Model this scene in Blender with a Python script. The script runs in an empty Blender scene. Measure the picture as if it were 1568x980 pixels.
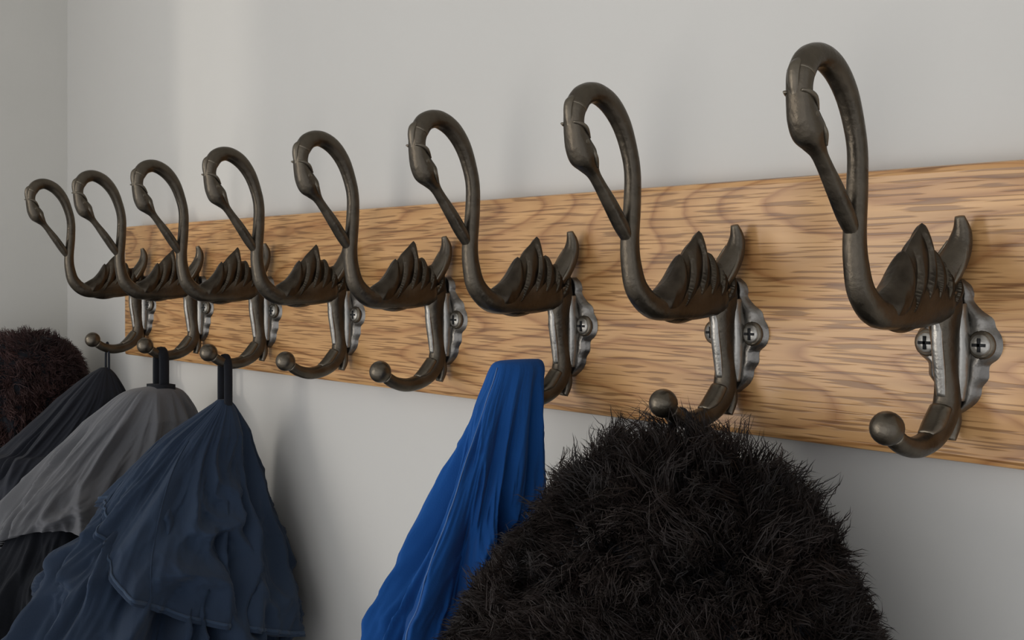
import bpy, math, random
import bmesh
from mathutils import Vector, Matrix, noise
random.seed(7)
Z0 = 1.60
WX = -1.507      # left wall surface
WY = 0.02        # hook wall surface
scene = bpy.context.scene
scene.view_settings.view_transform = 'Standard'

# ------------------------------------------------------------------ helpers
class MB:
    def __init__(s): s.v=[]; s.f=[]; s.m=[]
    def add(s, vs, fs, mat=0):
        o=len(s.v); s.v.extend(vs)
        for f in fs: s.f.append(tuple(i+o for i in f)); s.m.append(mat)
    def obj(s, name, mats, smooth=True, col=None):
        me=bpy.data.meshes.new(name); me.from_pydata([tuple(p) for p in s.v],[],s.f)
        for m in mats: me.materials.append(m)
        me.polygons.foreach_set('material_index', s.m)
        me.polygons.foreach_set('use_smooth',[smooth]*len(s.f))
        me.update()
        ob=bpy.data.objects.new(name, me); scene.collection.objects.link(ob); return ob

def cr(pts, n):
    P=[tuple(p) for p in pts]; k=len(P); out=[]
    for j in range(n+1):
        u=j/n*(k-1); i=min(int(u),k-2); t=u-i
        a=P[max(i-1,0)]; b=P[i]; c=P[i+1]; d=P[min(i+2,k-1)]
        out.append(tuple(0.5*(2*b[q]+(c[q]-a[q])*t+(2*a[q]-5*b[q]+4*c[q]-d[q])*t*t+(3*b[q]-a[q]-3*c[q]+d[q])*t**3) for q in range(len(b))))
    return out

def sweep(mb, pts, n=40, ring=14, mat=0, ref=Vector((1,0,0)), power=1.0):
    """pts: (x,y,z, r_inplane, r_ref)"""
    S=cr(pts,n); vs=[]; fs=[]
    C=[Vector(p[:3]) for p in S]
    for j,p in enumerate(S):
        T=(C[min(j+1,n)]-C[max(j-1,0)]).normalized()
        N=ref.cross(T).normalized(); B=T.cross(N).normalized()
        ra=max(p[3],2e-4); rb=max(p[4],2e-4)
        for q in range(ring):
            a=2*math.pi*q/ring; ca,sa=math.cos(a),math.sin(a)
            ca=math.copysign(abs(ca)**power,ca); sa=math.copysign(abs(sa)**power,sa)
            vs.append(C[j]+N*ra*ca+B*rb*sa)
    for j in range(n):
        for q in range(ring):
            q2=(q+1)%ring
            fs.append((j*ring+q,j*ring+q2,(j+1)*ring+q2,(j+1)*ring+q))
    a=len(vs); vs.append(C[0]); vs.append(C[-1])
    for q in range(ring):
        fs.append((a,(q+1)%ring,q)); fs.append((a+1,n*ring+q,n*ring+(q+1)%ring))
    mb.add(vs,fs,mat)

def ball(mb,c,r,mat=0,sc=(1,1,1),nu=20,nv=12):
    vs=[];fs=[]
    for j in range(nv+1):
        ph=math.pi*j/nv
        for i in range(nu):
            th=2*math.pi*i/nu
            vs.append(Vector((c[0]+r*sc[0]*math.sin(ph)*math.cos(th),c[1]+r*sc[1]*math.sin(ph)*math.sin(th),c[2]+r*sc[2]*math.cos(ph))))
    for j in range(nv):
        for i in range(nu):
            fs.append((j*nu+i,(j+1)*nu+i,(j+1)*nu+(i+1)%nu,j*nu+(i+1)%nu))
    mb.add(vs,fs,mat)

def box(mb,a,b,mat=0):
    x0,y0,z0=a;x1,y1,z1=b
    vs=[Vector(p) for p in [(x0,y0,z0),(x1,y0,z0),(x1,y1,z0),(x0,y1,z0),(x0,y0,z1),(x1,y0,z1),(x1,y1,z1),(x0,y1,z1)]]
    mb.add(vs,[(0,3,2,1),(4,5,6,7),(0,1,5,4),(1,2,6,5),(2,3,7,6),(3,0,4,7)],mat)

def discy(mb,c,r,h,mat=0,n=24,dome=0.0):
    vs=[];fs=[]
    for k,(rr,yy) in enumerate([(r,0),(r,-h*0.6),(r*0.85,-h)]):
        for i in range(n):
            a=2*math.pi*i/n; vs.append(Vector((c[0]+rr*math.cos(a),c[1]+yy,c[2]+rr*math.sin(a))))
    for k in range(2):
        for i in range(n):
            fs.append((k*n+i,k*n+(i+1)%n,(k+1)*n+(i+1)%n,(k+1)*n+i))
    vs.append(Vector((c[0],c[1]-h-dome,c[2])))
    for i in range(n): fs.append((2*n+i,2*n+(i+1)%n,3*n))
    mb.add(vs,fs,mat)

# ------------------------------------------------------------------ materials
def newmat(name):
    m=bpy.data.materials.new(name); m.use_nodes=True
    nt=m.node_tree; b=nt.nodes['Principled BSDF']; return m,nt,b
def N(nt,t,**kw):
    n=nt.nodes.new(t)
    for k,v in kw.items():
        if k in n.inputs: n.inputs[k].default_value=v
        else: setattr(n,k,v)
    return n
def ramp(nt,stops):
    r=nt.nodes.new('ShaderNodeValToRGB'); e=r.color_ramp.elements
    while len(e)<len(stops): e.new(0.5)
    for i,(p,c) in enumerate(stops): e[i].position=p; e[i].color=(*c,1)
    return r
def mapping(nt,scale,loc=(0,0,0)):
    tc=N(nt,'ShaderNodeTexCoord'); mp=N(nt,'ShaderNodeMapping'); mp.inputs['Scale'].default_value=scale; mp.inputs['Location'].default_value=loc
    nt.links.new(tc.outputs['Object'],mp.inputs[0]); return mp

def noisy(name,c1,c2,scale=5,rough=0.8,bump=0.1,bscale=200,dist=0.001,metal=0.0,sheen=0.0,stretch=(1,1,1),spec=.5):
    m,nt,b=newmat(name); L=nt.links.new
    mp=mapping(nt,stretch)
    n=N(nt,'ShaderNodeTexNoise',Scale=scale,Detail=4.0); L(mp.outputs[0],n.inputs['Vector'])
    r=ramp(nt,[(0.3,c1),(0.7,c2)]); L(n.outputs['Fac'],r.inputs[0]); L(r.outputs[0],b.inputs['Base Color'])
    n2=N(nt,'ShaderNodeTexNoise',Scale=bscale,Detail=3.0); L(mp.outputs[0],n2.inputs['Vector'])
    bp=N(nt,'ShaderNodeBump',Strength=bump,Distance=dist); L(n2.outputs['Fac'],bp.inputs['Height']); L(bp.outputs[0],b.inputs['Normal'])
    b.inputs['Roughness'].default_value=rough; b.inputs['Metallic'].default_value=metal
    b.inputs['Specular IOR Level'].default_value=spec
    if sheen: b.inputs['Sheen Weight'].default_value=sheen; b.inputs['Sheen Roughness'].default_value=0.6
    return m

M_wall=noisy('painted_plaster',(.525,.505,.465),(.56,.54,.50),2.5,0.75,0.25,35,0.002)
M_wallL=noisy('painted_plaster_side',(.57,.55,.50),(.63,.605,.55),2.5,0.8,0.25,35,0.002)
M_floor=noisy('floor_boards',(.30,.29,.28),(.42,.41,.40),6,0.5,0.1,60,0.001,stretch=(1,8,1))
M_ceil=noisy('ceiling_paint',(.7,.7,.68),(.74,.73,.71),2,0.9,0.1,60,0.001)
M_white=noisy('window_frame_paint',(.7,.7,.68),(.75,.75,.73),3,0.4,0.05,80,0.0005)
M_pane=noisy('sun_block_pane',(.8,.82,.85),(.85,.87,.9),3,0.6,0.05,80,0.0005)

def oak():
    m,nt,b=newmat('oak_wood'); L=nt.links.new
    mp=mapping(nt,(1.3,1.6,12.0),(0.85,0,0.62))
    n=N(nt,'ShaderNodeTexNoise',Scale=1.0,Detail=1.0,Roughness=0.3,Distortion=0.1); L(mp.outputs[0],n.inputs['Vector'])
    mpw=mapping(nt,(18,10,60)); nw=N(nt,'ShaderNodeTexNoise',Scale=1.0,Detail=2.0); L(mpw.outputs[0],nw.inputs['Vector'])
    wj=N(nt,'ShaderNodeMath',operation='MULTIPLY_ADD'); wj.inputs[1].default_value=0.020; L(nw.outputs['Fac'],wj.inputs[0]); L(n.outputs['Fac'],wj.inputs[2])
    mul=N(nt,'ShaderNodeMath',operation='MULTIPLY'); mul.inputs[1].default_value=34.0; L(wj.outputs[0],mul.inputs[0])
    fr=N(nt,'ShaderNodeMath',operation='FRACT'); L(mul.outputs[0],fr.inputs[0])
    mp2=mapping(nt,(24,60,640))
    p=N(nt,'ShaderNodeTexNoise',Scale=1.0,Detail=1.0,Roughness=0.4); L(mp2.outputs[0],p.inputs['Vector'])
    pr=ramp(nt,[(0.40,(.34,.27,.20)),(0.47,(1,1,1))]); L(p.outputs['Fac'],pr.inputs[0])
    mp3=mapping(nt,(1.2,6,110))
    p3=N(nt,'ShaderNodeTexNoise',Scale=1.0,Detail=4.0,Roughness=0.6); L(mp3.outputs[0],p3.inputs['Vector'])
    base=ramp(nt,[(0.0,(.36,.170,.060)),(0.16,(.50,.268,.105)),(0.6,(.58,.330,.138)),(0.88,(.54,.300,.120)),(1.0,(.38,.180,.066))])
    L(fr.outputs[0],base.inputs[0])
    c3=ramp(nt,[(0.3,(.82,.78,.72)),(0.7,(1.08,1.07,1.05))]); L(p3.outputs['Fac'],c3.inputs[0])
    m1=N(nt,'ShaderNodeMix',data_type='RGBA',blend_type='MULTIPLY'); m1.inputs[0].default_value=1.0
    L(base.outputs[0],m1.inputs[6]); L(c3.outputs[0],m1.inputs[7])
    m2=N(nt,'ShaderNodeMix',data_type='RGBA',blend_type='MULTIPLY'); m2.inputs[0].default_value=0.7
    L(m1.outputs[2],m2.inputs[6]); L(pr.outputs[0],m2.inputs[7])
    L(m2.outputs[2],b.inputs['Base Color']); b.inputs['Roughness'].default_value=0.36
    bp=N(nt,'ShaderNodeBump',Strength=0.25,Distance=0.0005); L(pr.outputs[0],bp.inputs['Height']); L(bp.outputs[0],b.inputs['Normal'])
    return m
M_oak=oak()

def iron(name,c1,c2,edge,rough):
    m,nt,b=newmat(name); L=nt.links.new
    mp=mapping(nt,(1,1,1))
    n=N(nt,'ShaderNodeTexNoise',Scale=90.0,Detail=5.0); L(mp.outputs[0],n.inputs['Vector'])
    r=ramp(nt,[(0.3,c1),(0.72,c2)]); L(n.outputs['Fac'],r.inputs[0])
    g=N(nt,'ShaderNodeNewGeometry'); pr=ramp(nt,[(0.51,(0,0,0)),(0.58,(1,1,1))]); L(g.outputs['Pointiness'],pr.inputs[0])
    mx=N(nt,'ShaderNodeMix',data_type='RGBA'); L(pr.outputs[0],mx.inputs[0]); L(r.outputs[0],mx.inputs[6]); mx.inputs[7].default_value=(*edge,1)
    L(mx.outputs[2],b.inputs['Base Color'])
    b.inputs['Metallic'].default_value=0.92
    rr=ramp(nt,[(0.3,(rough-.08,)*3),(0.7,(rough+.12,)*3)]); L(n.outputs['Fac'],rr.inputs[0]); L(rr.outputs[0],b.inputs['Roughness'])
    n2=N(nt,'ShaderNodeTexNoise',Scale=260.0,Detail=5.0); L(mp.outputs[0],n2.inputs['Vector'])
    bp=N(nt,'ShaderNodeBump',Strength=0.6,Distance=0.0007); L(n2.outputs['Fac'],bp.inputs['Height']); L(bp.outputs[0],b.inputs['Normal'])
    return m
M_iron=iron('antique_iron',(.027,.021,.015),(.080,.064,.046),(.17,.145,.11),0.36)
M_plate=iron('worn_iron',(.12,.11,.098),(.27,.25,.22),(.38,.36,.32),0.34)
M_dark=iron('screw_recess_shade',(.015,.014,.013),(.03,.028,.025),(.04,.04,.04),0.6)  # dark colour stands in for shade inside the screw cross

M_navy=noisy('navy_canvas',(.012,.022,.042),(.021,.036,.064),8,0.85,0.35,900,0.0004,sheen=0.05,spec=.2)
M_navyE=noisy('navy_seam',(.018,.034,.062),(.028,.048,.082),8,0.8,0.3,900,0.0004,sheen=0.1,spec=.2)
M_blue=noisy('bright_blue_cotton',(.006,.045,.165),(.013,.075,.26),9,0.95,0.4,1100,0.0004,sheen=0.04,spec=.06)
M_stitch=noisy('pale_stitching',(.06,.12,.26),(.11,.18,.34),30,0.9,0.2,900,0.0003,spec=.1)
M_grey=noisy('grey_softshell',(.055,.055,.060),(.105,.105,.11),6,0.75,0.3,900,0.0004,sheen=0.12,spec=.25)
M_black=noisy('black_cloth',(.005,.006,.008),(.010,.011,.015),7,0.8,0.3,700,0.0004,sheen=0.02,spec=.2)
M_char=noisy('charcoal_cloth',(.007,.008,.012),(.014,.016,.023),7,0.8,0.3,700,0.0004,sheen=0.03,spec=.25)
M_fur=noisy('black_fur',(.0060,.0042,.0036),(.024,.016,.013),30,0.6,0.0,500,0.0003,spec=.22)
M_fur2=noisy('dark_brown_fur',(.022,.011,.010),(.075,.038,.034),25,0.65,0.0,500,0.0003,spec=.25)
M_toggle=noisy('horn_toggle',(.40,.25,.09),(.55,.38,.16),30,0.4,0.1,200,0.0005)

# ------------------------------------------------------------------ room
mb=MB(); box(mb,(WX-.12,WY,0),(2.2,WY+.12,2.6)); mb.obj('wall_back',[M_wall],False)
mb=MB()
def wl(y0,y1,z0,z1): box(mb,(WX-.12,y0,z0),(WX,y1,z1))
wl(-.60,WY,0,2.6); wl(-1.155,-.60,0,1.1); wl(-1.155,-.60,2.45,2.6); wl(-1.25,-1.155,0,2.6)
wl(-2.35,-1.25,0,.9); wl(-2.35,-1.25,2.2,2.6); wl(-2.8,-2.35,0,2.6)
mb.obj('wall_left',[M_wallL],False)
mb=MB(); box(mb,(WX-.12,-2.8,-.1),(2.2,WY+.12,0)); mb.obj('floor',[M_floor],False)
mb=MB(); box(mb,(WX-.12,-2.8,2.6),(2.2,WY+.12,2.7)); mb.obj('ceiling',[M_ceil],False)
mb=MB(); box(mb,(WX+.0,WY-.015,0),(2.2,WY,.12)); mb.obj('baseboard_back',[M_white],False)
mb=MB(); box(mb,(WX,-2.8,0),(WX+.015,WY-.015,.12)); mb.obj('baseboard_left',[M_white],False)
def window(name,y0,y1,z0,z1,pane):
    mb=MB(); t=.035
    for (a,b_,c,d) in [(y0,y0+t,z0,z1),(y1-t,y1,z0,z1),(y0+t,y1-t,z0,z0+t),(y0+t,y1-t,z1-t,z1)]:
        box(mb,(WX-.09,a,c),(WX-.04,b_,d),0)
    if pane: box(mb,(WX-.07,y0+t,z0+t),(WX-.06,y1-t,z1-t),1)  # opaque pane, added to keep direct sun out of this opening
    box(mb,(WX-.04,y0,z0),(WX+.0,y1,z0+.012),0)
    mb.obj(name,[M_white,M_pane],False)
window('window_1',-1.155,-.60,1.1,2.45,False)
window('window_2',-2.35,-1.25,.9,2.2,True)

# ------------------------------------------------------------------ oak board
bm=bmesh.new(); bmesh.ops.create_cube(bm,size=1)
bx0,bx1=-1.2795,-0.17
for v in bm.verts:
    v.co=Vector(((bx0+bx1)/2+v.co.x*(bx1-bx0), .01+v.co.y*.02, Z0+(.0512-.0881)/2+v.co.z*.1393))
bmesh.ops.bevel(bm,geom=[e for e in bm.edges if not all(v.co.y>.015 for v in e.verts)],offset=.0035,segments=2,profile=.6,affect='EDGES')
me=bpy.data.meshes.new('oak_board'); bm.to_mesh(me); bm.free(); me.materials.append(M_oak)
ob=bpy.data.objects.new('oak_board',me); scene.collection.objects.link(ob)

# ------------------------------------------------------------------ swan hook (local: X=0 centre plane, Y=0 board face, Z=0 = camera height line)
def build_hook():
    mb=MB()
    # neck: chest -> up -> over the crown -> head
    sweep(mb,[(0,-.016,-.012,.010,.0080),(0,-.034,-.0135,.0110,.0088),(0,-.053,-.0165,.0082,.0080),(0,-.0670,-.0165,.0064,.0070),(0,-.0775,-.0080,.0056,.0060),
      (0,-.0815,.0040,.0048,.0054),(0,-.0825,.0165,.0044,.0050),(0,-.0808,.0350,.0041,.0046),(0,-.0806,.0520,.0039,.0044),(0,-.0840,.0655,.0041,.0046),(0,-.0892,.0765,.0047,.0050),
      (0,-.0970,.0850,.0052,.0053),(0,-.1065,.0890,.0052,.0054),(0,-.1148,.0868,.0054,.0056),(0,-.1195,.0805,.0050,.0060)],n=110,ring=18,power=.9)
    # head: crown, cheek, then slender bill that rejoins the neck
    sweep(mb,[(0,-.1150,.0866,.0044,.0050),(0,-.1192,.0812,.0048,.0058),(0,-.1205,.0745,.0042,.0056),(0,-.1198,.0685,.0046,.0060),(0,-.1175,.0625,.0060,.0068),(0,-.1142,.0572,.0066,.0070),
      (0,-.1108,.0530,.0046,.0054),(0,-.1075,.0490,.0028,.0038),(0,-.1035,.0440,.0026,.0036),(0,-.0965,.0350,.0033,.0039),(0,-.0890,.0245,.0034,.0042),(0,-.0845,.0180,.0026,.0036)],n=90,ring=18,power=.85)
    for s in (-1,1):
        ball(mb,(s*.0054,-.1172,.0635),.0024,sc=(.6,1,1),nu=12,nv=8)
        sweep(mb,[(s*.004,-.1245,.0730,.0006,.001),(s*.0052,-.1215,.0725,.0011,.0013),(s*.0056,-.1175,.0705,.0011,.0013),(s*.004,-.1140,.0660,.0006,.001)],n=12,ring=8)
        # jaw crease ridges
        sweep(mb,[(s*.0048,-.1150,.0630,.0006,.001),(s*.0064,-.1120,.0570,.0012,.0012),(s*.0044,-.1090,.0520,.0006,.001)],n=10,ring=8)
    # knob on the brow
    sweep(mb,[(0,-.1205,.0862,.0010,.002),(0,-.1235,.0830,.0019,.0028),(0,-.1243,.0775,.0017,.0028),(0,-.1235,.0710,.0010,.002)],n=14,ring=10)
    # carved body and wing: lens surface with feather grooves
    lower=cr([(-.0700,-.0160),(-.0600,-.0235),(-.0470,-.0262),(-.0340,-.0240),(-.0220,-.0205),(-.0110,-.0185),(-.0055,-.0150)],140)
    upper=cr([(-.0700,-.0110),(-.0625,-.0070),(-.0560,-.0030),(-.0505,.0035),(-.0465,.0100),(-.0445,.0095),(-.0395,.0150),(-.0345,.0195),(-.0308,.0228),(-.0296,.0190),(-.0290,.0120),(-.0262,.0108),(-.0232,.0112),(-.0218,.0068),(-.0185,.0055),(-.0155,.0060),(-.0145,.0030),(-.0090,.0060),(-.0050,.0040)],140)
    for s in (-1,1):
        vs=[];fs=[];M=36
        for i in range(141):
            for j in range(M+1):
                v=j/M; y=lower[i][0]*(1-v)+upper[i][0]*v; z=lower[i][1]*(1-v)+upper[i][1]*v
                env=(math.sin(math.pi*v)**.5) if 0<j<M else 0
                uu=i/140; end=min(1,uu*6+.25)*min(1,(1-uu)*6+.45)
                taper=1-.30*v
                th=.0104*env*taper*end
                q=(y*0.86-z*0.50+.22*(z+.012)**2/.02)
                fracq=(q/.0070)%1.0
                gm=min(1,max(0,(uu-.18)/.10))*min(1,v*3.0)
                # each feather overlaps the next: saw-tooth relief
                x=th-(abs(fracq-.15)/.85)**1.3*.0030*gm*env
                vs.append(Vector((s*max(0,x),y,z)))
        for i in range(140):
            for j in range(M):
                a=i*(M+1)+j; f=(a,a+M+1,a+M+2,a+1)
                fs.append(f if s<0 else f[::-1])
        mb.add(vs,fs,0)
    # tail
    sweep(mb,[(.000,-.018,-.008,.007,.007),(.001,-.0125,.000,.0062,.0074),(.003,-.0085,.0075,.0050,.0072),(.0045,-.0065,.014,.0040,.0060),(.0055,-.0065,.0200,.0032,.0044),(.0055,-.0085,.0262,.0016,.0024)],n=26,ring=14)
    for s in (-1,1):
        sweep(mb,[(s*.005,-.018,-.008,.001,.001),(s*.0070+.001,-.013,.000,.0016,.0014),(s*.0066+.002,-.0095,.0075,.0014,.0014),(s*.004+.004,-.0085,.0150,.0006,.001)],n=14,ring=8)
    # stem from body down to plate and lower hook
    sweep(mb,[(0,-.013,-.008,.008,.0075),(0,-.0115,-.018,.0092,.0070),(0,-.0105,-.030,.0085,.0058),(0,-.0095,-.042,.0075,.0052),(0,-.0090,-.053,.0066,.0056),
      (0,-.0110,-.0625,.0060,.0060),(0,-.0165,-.0705,.0054,.0058),(0,-.0260,-.0758,.0050,.0056),(0,-.0370,-.0775,.0047,.0054),(0,-.0470,-.0752,.0043,.0052),(0,-.0540,-.0710,.0040,.0050)],n=60,ring=16,power=.85)
    ball(mb,(0,-.0585,-.0672),.0076,sc=(1,1,1))
    # leaf flourish behind the curve
    sweep(mb,[(0,-.010,-.058,.004,.006),(0,-.0065,-.068,.0035,.005),(0,-.0085,-.0765,.0022,.0035)],n=12,ring=10)
    sweep(mb,[(0,-.0150,-.061,.003,.0055),(0,-.0215,-.0685,.0030,.0058),(0,-.0280,-.0720,.0012,.004)],n=12,ring=10)
    # back plate with scalloped outline
    prof=[(-.0025,.0025),(-.0055,.0065),(-.0095,.0080),(-.0125,.0078),(-.0170,.0120),(-.0205,.0172),(-.0245,.0186),(-.0285,.0212),(-.0340,.0218),(-.0385,.0198),(-.0415,.0160),(-.0440,.0152),(-.0480,.0150),(-.0520,.0120),(-.0560,.0112),(-.0600,.0085),(-.0640,.003),(-.0650,.001)]
    S=cr(prof,60); cols=16; vs=[];fs=[]
    for (z,hw) in S:
        for c in range(cols+1):
            u=-1+2*c/cols; e=abs(u)**6
            x=hw*u; y=-.0040*(1-e)-.0008*math.cos(u*9)*(1-e)
            vs.append(Vector((x,y,z)))
    nC=cols+1
    for j in range(len(S)-1):
        for c in range(cols): fs.append((j*nC+c,j*nC+c+1,(j+1)*nC+c+1,(j+1)*nC+c))
    mb.add(vs,fs,1)
    for s in (-1,1):
        cx=s*.0136
        discy(mb,(cx,-.0030,-.0325),.0066,.0020,0)
        discy(mb,(cx,-.0046,-.0325),.0050,.0014,1,dome=.0006)
        box(mb,(cx-.0032,-.0070,-.0325-.0007),(cx+.0032,-.0056,-.0325+.0007),2)  # raised dark bars painted as the shaded cross, nothing is cut in
        box(mb,(cx-.0007,-.0070,-.0325-.0032),(cx+.0007,-.0056,-.0325+.0032),2)
    for s in (-1,1):
        sweep(mb,[(s*.004,-.006,-.014,.004,.003),(s*.0055,-.005,-.030,.0045,.003),(s*.005,-.005,-.046,.004,.003),(s*.003,-.005,-.058,.003,.003)],n=16,ring=10,mat=1)
    sweep(mb,[(0,-.0185,-.020,.0018,.0030),(0,-.0183,-.032,.0016,.0030),(0,-.0165,-.044,.0016,.0030),(0,-.0150,-.056,.0012,.0024)],n=16,ring=10,mat=1)
    return mb
HX=[-.2978-.1313*k for k in range(8)]
hk=build_hook().obj('swan_coat_hook',[M_iron,M_plate,M_dark])
hk.location=(HX[0],0,Z0)
for k in range(1,8):
    o=bpy.data.objects.new('swan_coat_hook',hk.data); scene.collection.objects.link(o); o.location=(HX[k],0,Z0)
    o.rotation_euler=(0,random.uniform(-.012,.012),random.uniform(-.015,.015))

# ------------------------------------------------------------------ garments
def interp(secs,z):
    if z>=secs[0][0]: return secs[0][1:]
    for a,b in zip(secs,secs[1:]):
        if z>=b[0]:
            t=(a[0]-z)/(a[0]-b[0])
            return tuple(a[i]*(1-t)+b[i]*t for i in range(1,len(a)))
    return secs[-1][1:]
def folds(th,z,ztop,spec,crumple=0.0):
    d=0
    g=min(1,max(0,(ztop-z)/.10))
    for (k,ph,dr,am,sh) in spec:
        d+=am*math.sin(k*th+ph+dr*z+.6*math.sin(9*z+ph))
    if crumple:
        cx,sx=math.cos(th),math.sin(th)
        sd=spec[0][1]*10
        wv=noise.noise(Vector((cx*1.5,sx*1.5,z*8+sd)))
        n1=noise.noise(Vector((cx*2.2+sd,sx*2.2+wv*1.2,z*7+wv)))
        n2=noise.noise(Vector((cx*4.5-sd,sx*4.5+wv*2,z*13+2*wv)))
        n3=noise.noise(Vector((cx*7.5+sd,sx*7.5+wv*3,z*26+3*wv)))
        n4=noise.noise(Vector((cx*13-sd,sx*13+wv*3,z*60+5*n2)))
        d+=crumple*((1-2.4*abs(n1))*1.0-.4 + (1-2.4*abs(n2))*.46-.18+(1-2.4*abs(n3))*.26-.10+(1-2.4*abs(n4))*.09-.03)
    return d*g
def loft(mb,secs,spec,mat=0,zend=None,off=0.0,nt=300,nz=230,hem=0.0,crumple=0.0):
    dense=[list(d) for d in cr(secs,160)]
    ztop=secs[0][0]; zb=secs[-1][0]; vs=[];fs=[]
    rows=nz+1; w=nt
    for j in range(rows+(1 if hem else 0)):
        jj=min(j,nz); u=jj/nz
        for i in range(nt):
            th=2*math.pi*i/nt
            ze=zend(th) if zend else zb
            z=ztop+(ze-ztop)*(u**1.3)
            cx,cy,rx,ry=interp(dense,z)
            o=(off if j<=nz else off-hem)*min(1,(ztop-z)/.03)
            f=folds(th,z,ztop,spec,crumple)
            x=cx+(rx+f+o)*math.cos(th); y=cy+(ry+f+o)*math.sin(th)
            if u==0: x,y=cx,cy
            if y>WY-.006: y=WY-.006-.002*math.sin(th*7)
            if z>-.10 and y>-.002: y=-.002
            vs.append(Vector((x,y,Z0+z)))
    for j in range(rows-1+(1 if hem else 0)):
        for i in range(nt):
            i2=(i+1)%w
            fs.append((j*w+i,(j+1)*w+i,(j+1)*w+i2,j*w+i2))
    mb.add(vs,fs,mat)
def surf(secs,spec,th,z,off,crumple=0.0):
    dense=cr(secs,160); cx,cy,rx,ry=interp(dense,z); f=folds(th,z,secs[0][0],spec,crumple)+off
    return (cx+(rx+f)*math.cos(th),min(cy+(ry+f)*math.sin(th),WY-.006),Z0+z)
def loop(mb,x,y,zt,zb,w=.006,r=.0018,rw=.004,mat=0,dx=0,dy=0):
    sweep(mb,[(x-w+dx,y+dy,Z0+zb,r,rw),(x-w,y,Z0+zt-.010,r,rw),(x-w*.6,y,Z0+zt-.002,r,rw),(x,y,Z0+zt+.001,r,rw),(x+w*.6,y,Z0+zt-.002,r,rw),(x+w,y,Z0+zt-.010,r,rw),(x+w+dx,y+dy,Z0+zb,r,rw)],n=36,ring=8,ref=Vector((0,1,0)),mat=mat)

# navy jacket on 6th hook
mb=MB()
X=HX[5]
secs=[(-.108,X,-.045,.004,.005),(-.116,X-.002,-.046,.008,.011),(-.151,X-.012,-.059,.019,.034),(-.207,-.955,-.085,.038,.070),(-.246,-.942,-.102,.049,.091),(-.31,-.920,-.125,.058,.112),(-.45,-.913,-.130,.058,.116),(-.80,-.913,-.130,.058,.113)]
nsp=[(5,.4,6,.005,2),(3,2.2,14,.003,2)]
loft(mb,secs,nsp,0,crumple=.020)
hem=lambda th: -.246+.056*math.cos(th+2.0)+.006*math.sin(3*th)
hs=[(4,1.0,8,.002,2),(3,0.3,-12,.002,2)]
loft(mb,secs,hs,0,zend=hem,off=.012,hem=.015,crumple=.012)
loop(mb,X,-.043,-.0715,-.125,mat=2)
pts=[]
for i in range(140):
    th=-3.3+4.6*i/139; pts.append((*surf(secs,hs,th,hem(th)+.003,.0118,.012),.0008,.0018))
sweep(mb,pts,n=280,ring=6,mat=1,ref=Vector((0,0,1)))
for th0,th1 in ((-.75,-.35),(-1.75,-1.55)):
    pts=[]
    for i in range(50):
        u=i/49; th=th0+(th1-th0)*u; z=-.140+(hem(th)+.003+.140)*u
        pts.append((*surf(secs,hs,th,z,.0118,.012),.0006,.0012))
    sweep(mb,pts,n=100,ring=6,mat=0,ref=Vector((.6,-.8,.1)))
mb.obj('navy_jacket',[M_navy,M_navyE,M_black])

# grey hooded jacket on 7th hook
mb=MB(); X=HX[6]
gs=[(-.106,X,-.050,.006,.010),(-.112,X,-.052,.018,.028),(-.141,X-.005,-.060,.026,.043),(-.172,X-.008,-.072,.036,.060),(-.233,-1.078,-.100,.044,.088),(-.343,-1.062,-.122,.046,.108),(-.80,-1.062,-.125,.046,.108)]
loft(mb,gs,[(6,.9,7,.003,2)],1,crumple=.010,off=-.004)
loft(mb,gs,[(5,2.0,16,.003,2)],0,zend=lambda th:-.232-.012*math.sin(2*th),off=.011,hem=.008,crumple=.014)
loop(mb,X,-.043,-.0715,-.115,w=.007,rw=.005,mat=1)
box(mb,(X-.012,-.052,Z0-.112),(X+.012,-.034,Z0-.104),1)
mb.obj('grey_hooded_jacket',[M_grey,M_black])

# charcoal jacket on 8th hook
mb=MB(); X=HX[7]
cs=[(-.096,X,-.046,.003,.004),(-.106,X,-.050,.009,.014),(-.1345,X-.008,-.058,.018,.030),(-.175,X-.020,-.075,.032,.052),(-.2015,X-.015,-.088,.038,.066),(-.375,-1.195,-.125,.050,.095),(-.80,-1.195,-.125,.050,.095)]
loft(mb,cs,[(5,.9,9,.003,2)],0,crumple=.014)
loft(mb,cs,[(4,.1,12,.003,2)],0,zend=lambda th:-.225+.02*math.sin(th+1),off=.009,hem=.008,crumple=.008)
loop(mb,X,-.043,-.0718,-.105,w=.004,r=.0012,rw=.0012,mat=0)
mb.obj('charcoal_jacket',[M_char])

# blue cotton garment draped on 3rd hook
mb=MB(); X=HX[2]
bsecs=[(-.0520,X,-.045,.004,.013),(-.0535,X,-.046,.008,.0180),(-.058,X,-.047,.0110,.0200),(-.066,X,-.0495,.0120,.0210),(-.078,X,-.053,.0135,.0235),(-.109,X,-.062,.018,.028),(-.147,X,-.075,.025,.035),(-.184,X-.004,-.086,.031,.043),(-.212,X-.008,-.092,.034,.048),(-.35,X-.012,-.105,.038,.064),(-.60,X-.014,-.11,.038,.070)]
bf=[(4,.5,5,.0024,2),(7,1.9,-7,.0024,2),(11,.7,9,.0016,2)]
loft(mb,bsecs,bf,0,nt=320,crumple=.009)
for lane in (0,):
    pts=[]
    for i in range(90):
        u=i/89; th=-1.25+.35*min(1,u*1.6); z=-.056-.42*u
        p=surf(bsecs,bf,th+lane*12,z,.0003,.009); pts.append((*p,.0004,.0005))
    sweep(mb,pts,n=180,ring=5,mat=1,ref=Vector((.6,-.8,.1)))
mb.obj('blue_cotton_apron',[M_blue,M_stitch])

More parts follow.
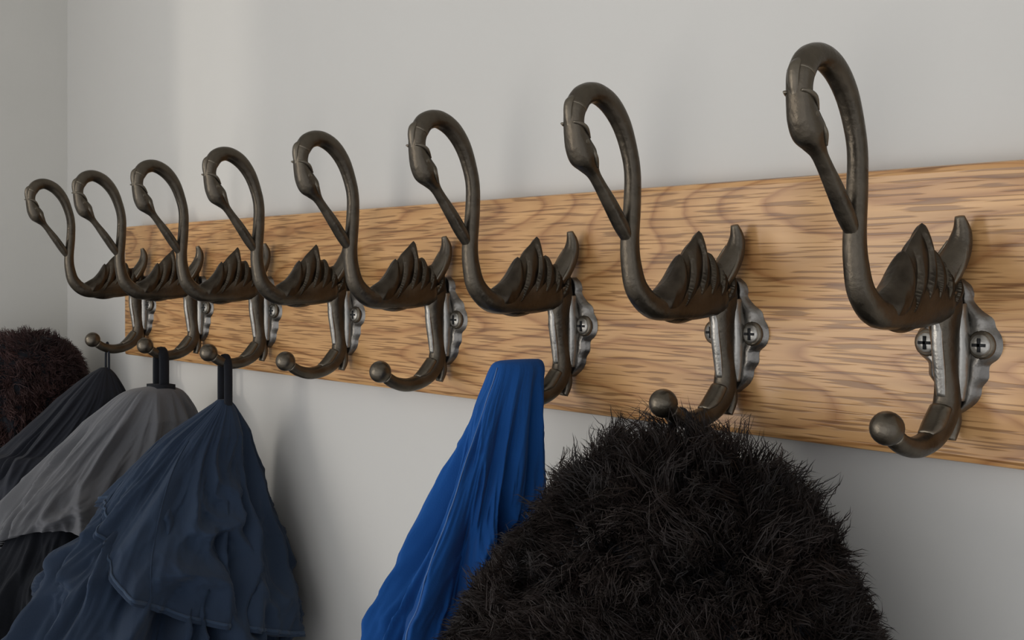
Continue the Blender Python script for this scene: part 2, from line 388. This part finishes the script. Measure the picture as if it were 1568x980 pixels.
# ------------------------------------------------------------------ fur
def fur(mb,secs,spec,zlo,nclump,per,length,width,mat,seed=1,splay=.006,droop=.4,tight=.2,curl=.1,topboost=0.0):
    rnd=random.Random(seed); dense=cr(secs,160); ztop=secs[0][0]
    vs=[];fs=[]
    for c in range(nclump):
        z=ztop-(ztop-zlo)*rnd.random()**.8; th=rnd.uniform(0,2*math.pi)
        def S(th,z):
            cx,cy,rx,ry=interp(dense,z)
            f=folds(th,z,ztop,spec)
            return Vector((cx+(rx+f)*math.cos(th),min(cy+(ry+f)*math.sin(th),WY-.008),Z0+z))
        p=S(th,z); a=S(th+.03,z)-p; b=S(th,z-.004)-p
        nn=a.cross(b)
        if nn.length<1e-9: nn=Vector((0,0,1))
        nn.normalize()
        ctr=Vector((interp(dense,z)[0],interp(dense,z)[1],Z0+z-.02))
        if nn.dot(p-ctr)<0: nn=-nn
        fl=noise.noise_vector(p*45)      # locks lean together
        d=(nn*.8+Vector(fl)*1.3+Vector((rnd.gauss(0,.30),rnd.gauss(0,.30),rnd.gauss(0,.30)))).normalized()
        if d.dot(nn)<.15: d=(d+nn*.6).normalized()
        Lc=length*rnd.uniform(.55,1.25)*(1+topboost*max(0,1-(ztop-z)/.05)*rnd.random())
        tip=p+d*Lc+Vector((0,0,-droop*Lc*(1-max(0,nn.z))))
        if tip.y>WY-.003: tip.y=WY-.003
        if tip.y>-.004 and tip.z>Z0-.095: tip.y=-.004
        cv=Vector((rnd.gauss(0,1),rnd.gauss(0,1),rnd.gauss(0,1)))*curl*Lc
        for s in range(per):
            o=Vector((rnd.gauss(0,1),rnd.gauss(0,1),rnd.gauss(0,1)))*splay
            o-=nn*o.dot(nn)
            r0=p+o-nn*.002
            if r0.y>WY-.003: r0.y=WY-.003
            t=tip+o*tight+Vector((rnd.gauss(0,1),rnd.gauss(0,1),rnd.gauss(0,1)))*.0014*length/.02 - d*Lc*rnd.uniform(0,.4)
            if t.y>WY-.002: t.y=WY-.002
            jit=Vector((rnd.gauss(0,1),rnd.gauss(0,1),rnd.gauss(0,1)))*curl*.4*Lc
            m1=r0.lerp(t,.4)+nn*.14*Lc+cv+jit; m2=r0.lerp(t,.75)+nn*.10*Lc+cv*.2-jit
            for m in (m1,m2):
                if m.y>WY-.002: m.y=WY-.002
            side=d.cross(Vector((rnd.gauss(0,1),rnd.gauss(0,1),rnd.gauss(0,1)))).normalized()*width*.5
            k=len(vs)
            vs.extend([r0-side,r0+side,m1-side*.9,m1+side*.9,m2-side*.6,m2+side*.6,t])
            fs.extend([(k,k+1,k+3,k+2),(k+2,k+3,k+5,k+4),(k+4,k+5,k+6)])
    mb.add(vs,fs,mat)

mb=MB()
fx=-.4033
fsecs=[(-.092,fx-.008,-.068,.004,.003),(-.097,fx-.006,-.070,.030,.020),(-.107,fx-.004,-.073,.052,.034),(-.128,fx,-.078,.077,.047),(-.160,fx,-.085,.100,.060),(-.180,fx,-.092,.113,.068),(-.24,fx+.006,-.105,.118,.082),(-.34,fx+.010,-.11,.110,.086),(-.75,fx+.014,-.11,.098,.086)]
fsp=[(3,.5,10,.004,2),(5,1.5,-20,.003,2)]
loft(mb,fsecs,fsp,1)
fur(mb,fsecs,fsp,-.30,8200,20,.0180,.00065,0,seed=3,splay=.0042,droop=.35,tight=.10,curl=.10,topboost=1.1)
loop(mb,HX[1],-.0455,-.0725,-.100,w=.006,r=.0016,rw=.003,mat=1,dx=.016,dy=-.018)
mb.obj('black_fur_coat',[M_fur,M_black])

# corner coat with fur hood, on its own peg on the left wall
mb=MB()
cx0,cy0=-1.385,-.070
csecs=[(-.068,cx0,cy0,.004,.004),(-.074,cx0,cy0,.028,.030),(-.088,cx0,cy0,.046,.050),(-.115,cx0,cy0-.002,.058,.062),(-.150,cx0,cy0-.004,.056,.064),(-.182,cx0,cy0-.006,.050,.058),(-.21,cx0,cy0-.012,.060,.075),(-.30,cx0,-.10,.075,.105),(-.80,cx0,-.11,.078,.110)]
csp=[(4,.5,10,.004,2),(7,1.5,-14,.003,2)]
loft(mb,csecs,csp,1,crumple=.008)
fur(mb,csecs,csp,-.185,3400,11,.012,.0007,0,seed=5,splay=.004,droop=.3)
# toggle hangs on the side of the hood that faces the room
sweep(mb,[(cx0+.030,cy0-.076,Z0-.122,.002,.002),(cx0+.031,cy0-.080,Z0-.129,.0055,.0055),(cx0+.031,cy0-.081,Z0-.140,.0055,.0055),(cx0+.032,cy0-.081,Z0-.147,.002,.002)],n=14,ring=12,mat=2)
sweep(mb,[(cx0+.025,cy0-.060,Z0-.108,.001,.001),(cx0+.030,cy0-.076,Z0-.122,.001,.001)],n=6,ring=6,mat=1)
mb.obj('fur_hooded_coat',[M_fur2,M_black,M_toggle])
mb=MB()
sweep(mb,[(WX+.001,cy0,Z0-.080,.010,.010),(WX+.008,cy0,Z0-.080,.009,.009),(WX+.02,cy0,Z0-.080,.004,.004),(WX+.09,cy0,Z0-.078,.004,.004),(WX+.110,cy0,Z0-.074,.005,.005)],n=24,ring=12,ref=Vector((0,1,0)))
mb.obj('wall_peg',[M_iron])

# ------------------------------------------------------------------ lights
w=bpy.data.worlds.new('World'); scene.world=w; w.use_nodes=True
w.node_tree.nodes['Background'].inputs[0].default_value=(.88,.92,1.0,1); w.node_tree.nodes['Background'].inputs[1].default_value=1.0
def area(name,loc,direction,sx,sy,e,col):
    l=bpy.data.lights.new(name,'AREA'); l.shape='RECTANGLE'; l.size=sx; l.size_y=sy; l.energy=e; l.color=col
    o=bpy.data.objects.new(name,l); scene.collection.objects.link(o); o.location=loc
    o.rotation_euler=Vector(direction).to_track_quat('-Z','Y').to_euler(); return o
area('window_daylight',(WX+.01,-1.80,1.55),(1,.25,0),1.0,1.25,24,(1,.97,.93))
area('room_fill',(0.3,-2.7,1.25),(-.15,1,.1),2.6,2.0,10,(.97,.98,1))  # added soft fill lamp on the open room side, not a window
s=bpy.data.lights.new('sun','SUN'); s.energy=.5; s.angle=.06; s.color=(1,.95,.87)
so=bpy.data.objects.new('sun',s); scene.collection.objects.link(so); so.rotation_euler=Vector((.51,1,-.22)).to_track_quat('-Z','Y').to_euler(); so.location=(-2.5,-2,2.5)

# ------------------------------------------------------------------ camera
cam=bpy.data.cameras.new('camera'); cam.sensor_width=36; cam.lens=1850/1568*36; cam.shift_y=-71/1568; cam.clip_start=.02
co=bpy.data.objects.new('camera',cam); scene.collection.objects.link(co)
co.location=(0,-.52,Z0)
phi=math.atan(1548/1850)
co.rotation_euler=Vector((-math.cos(phi),math.sin(phi),0)).to_track_quat('-Z','Y').to_euler()
scene.camera=co
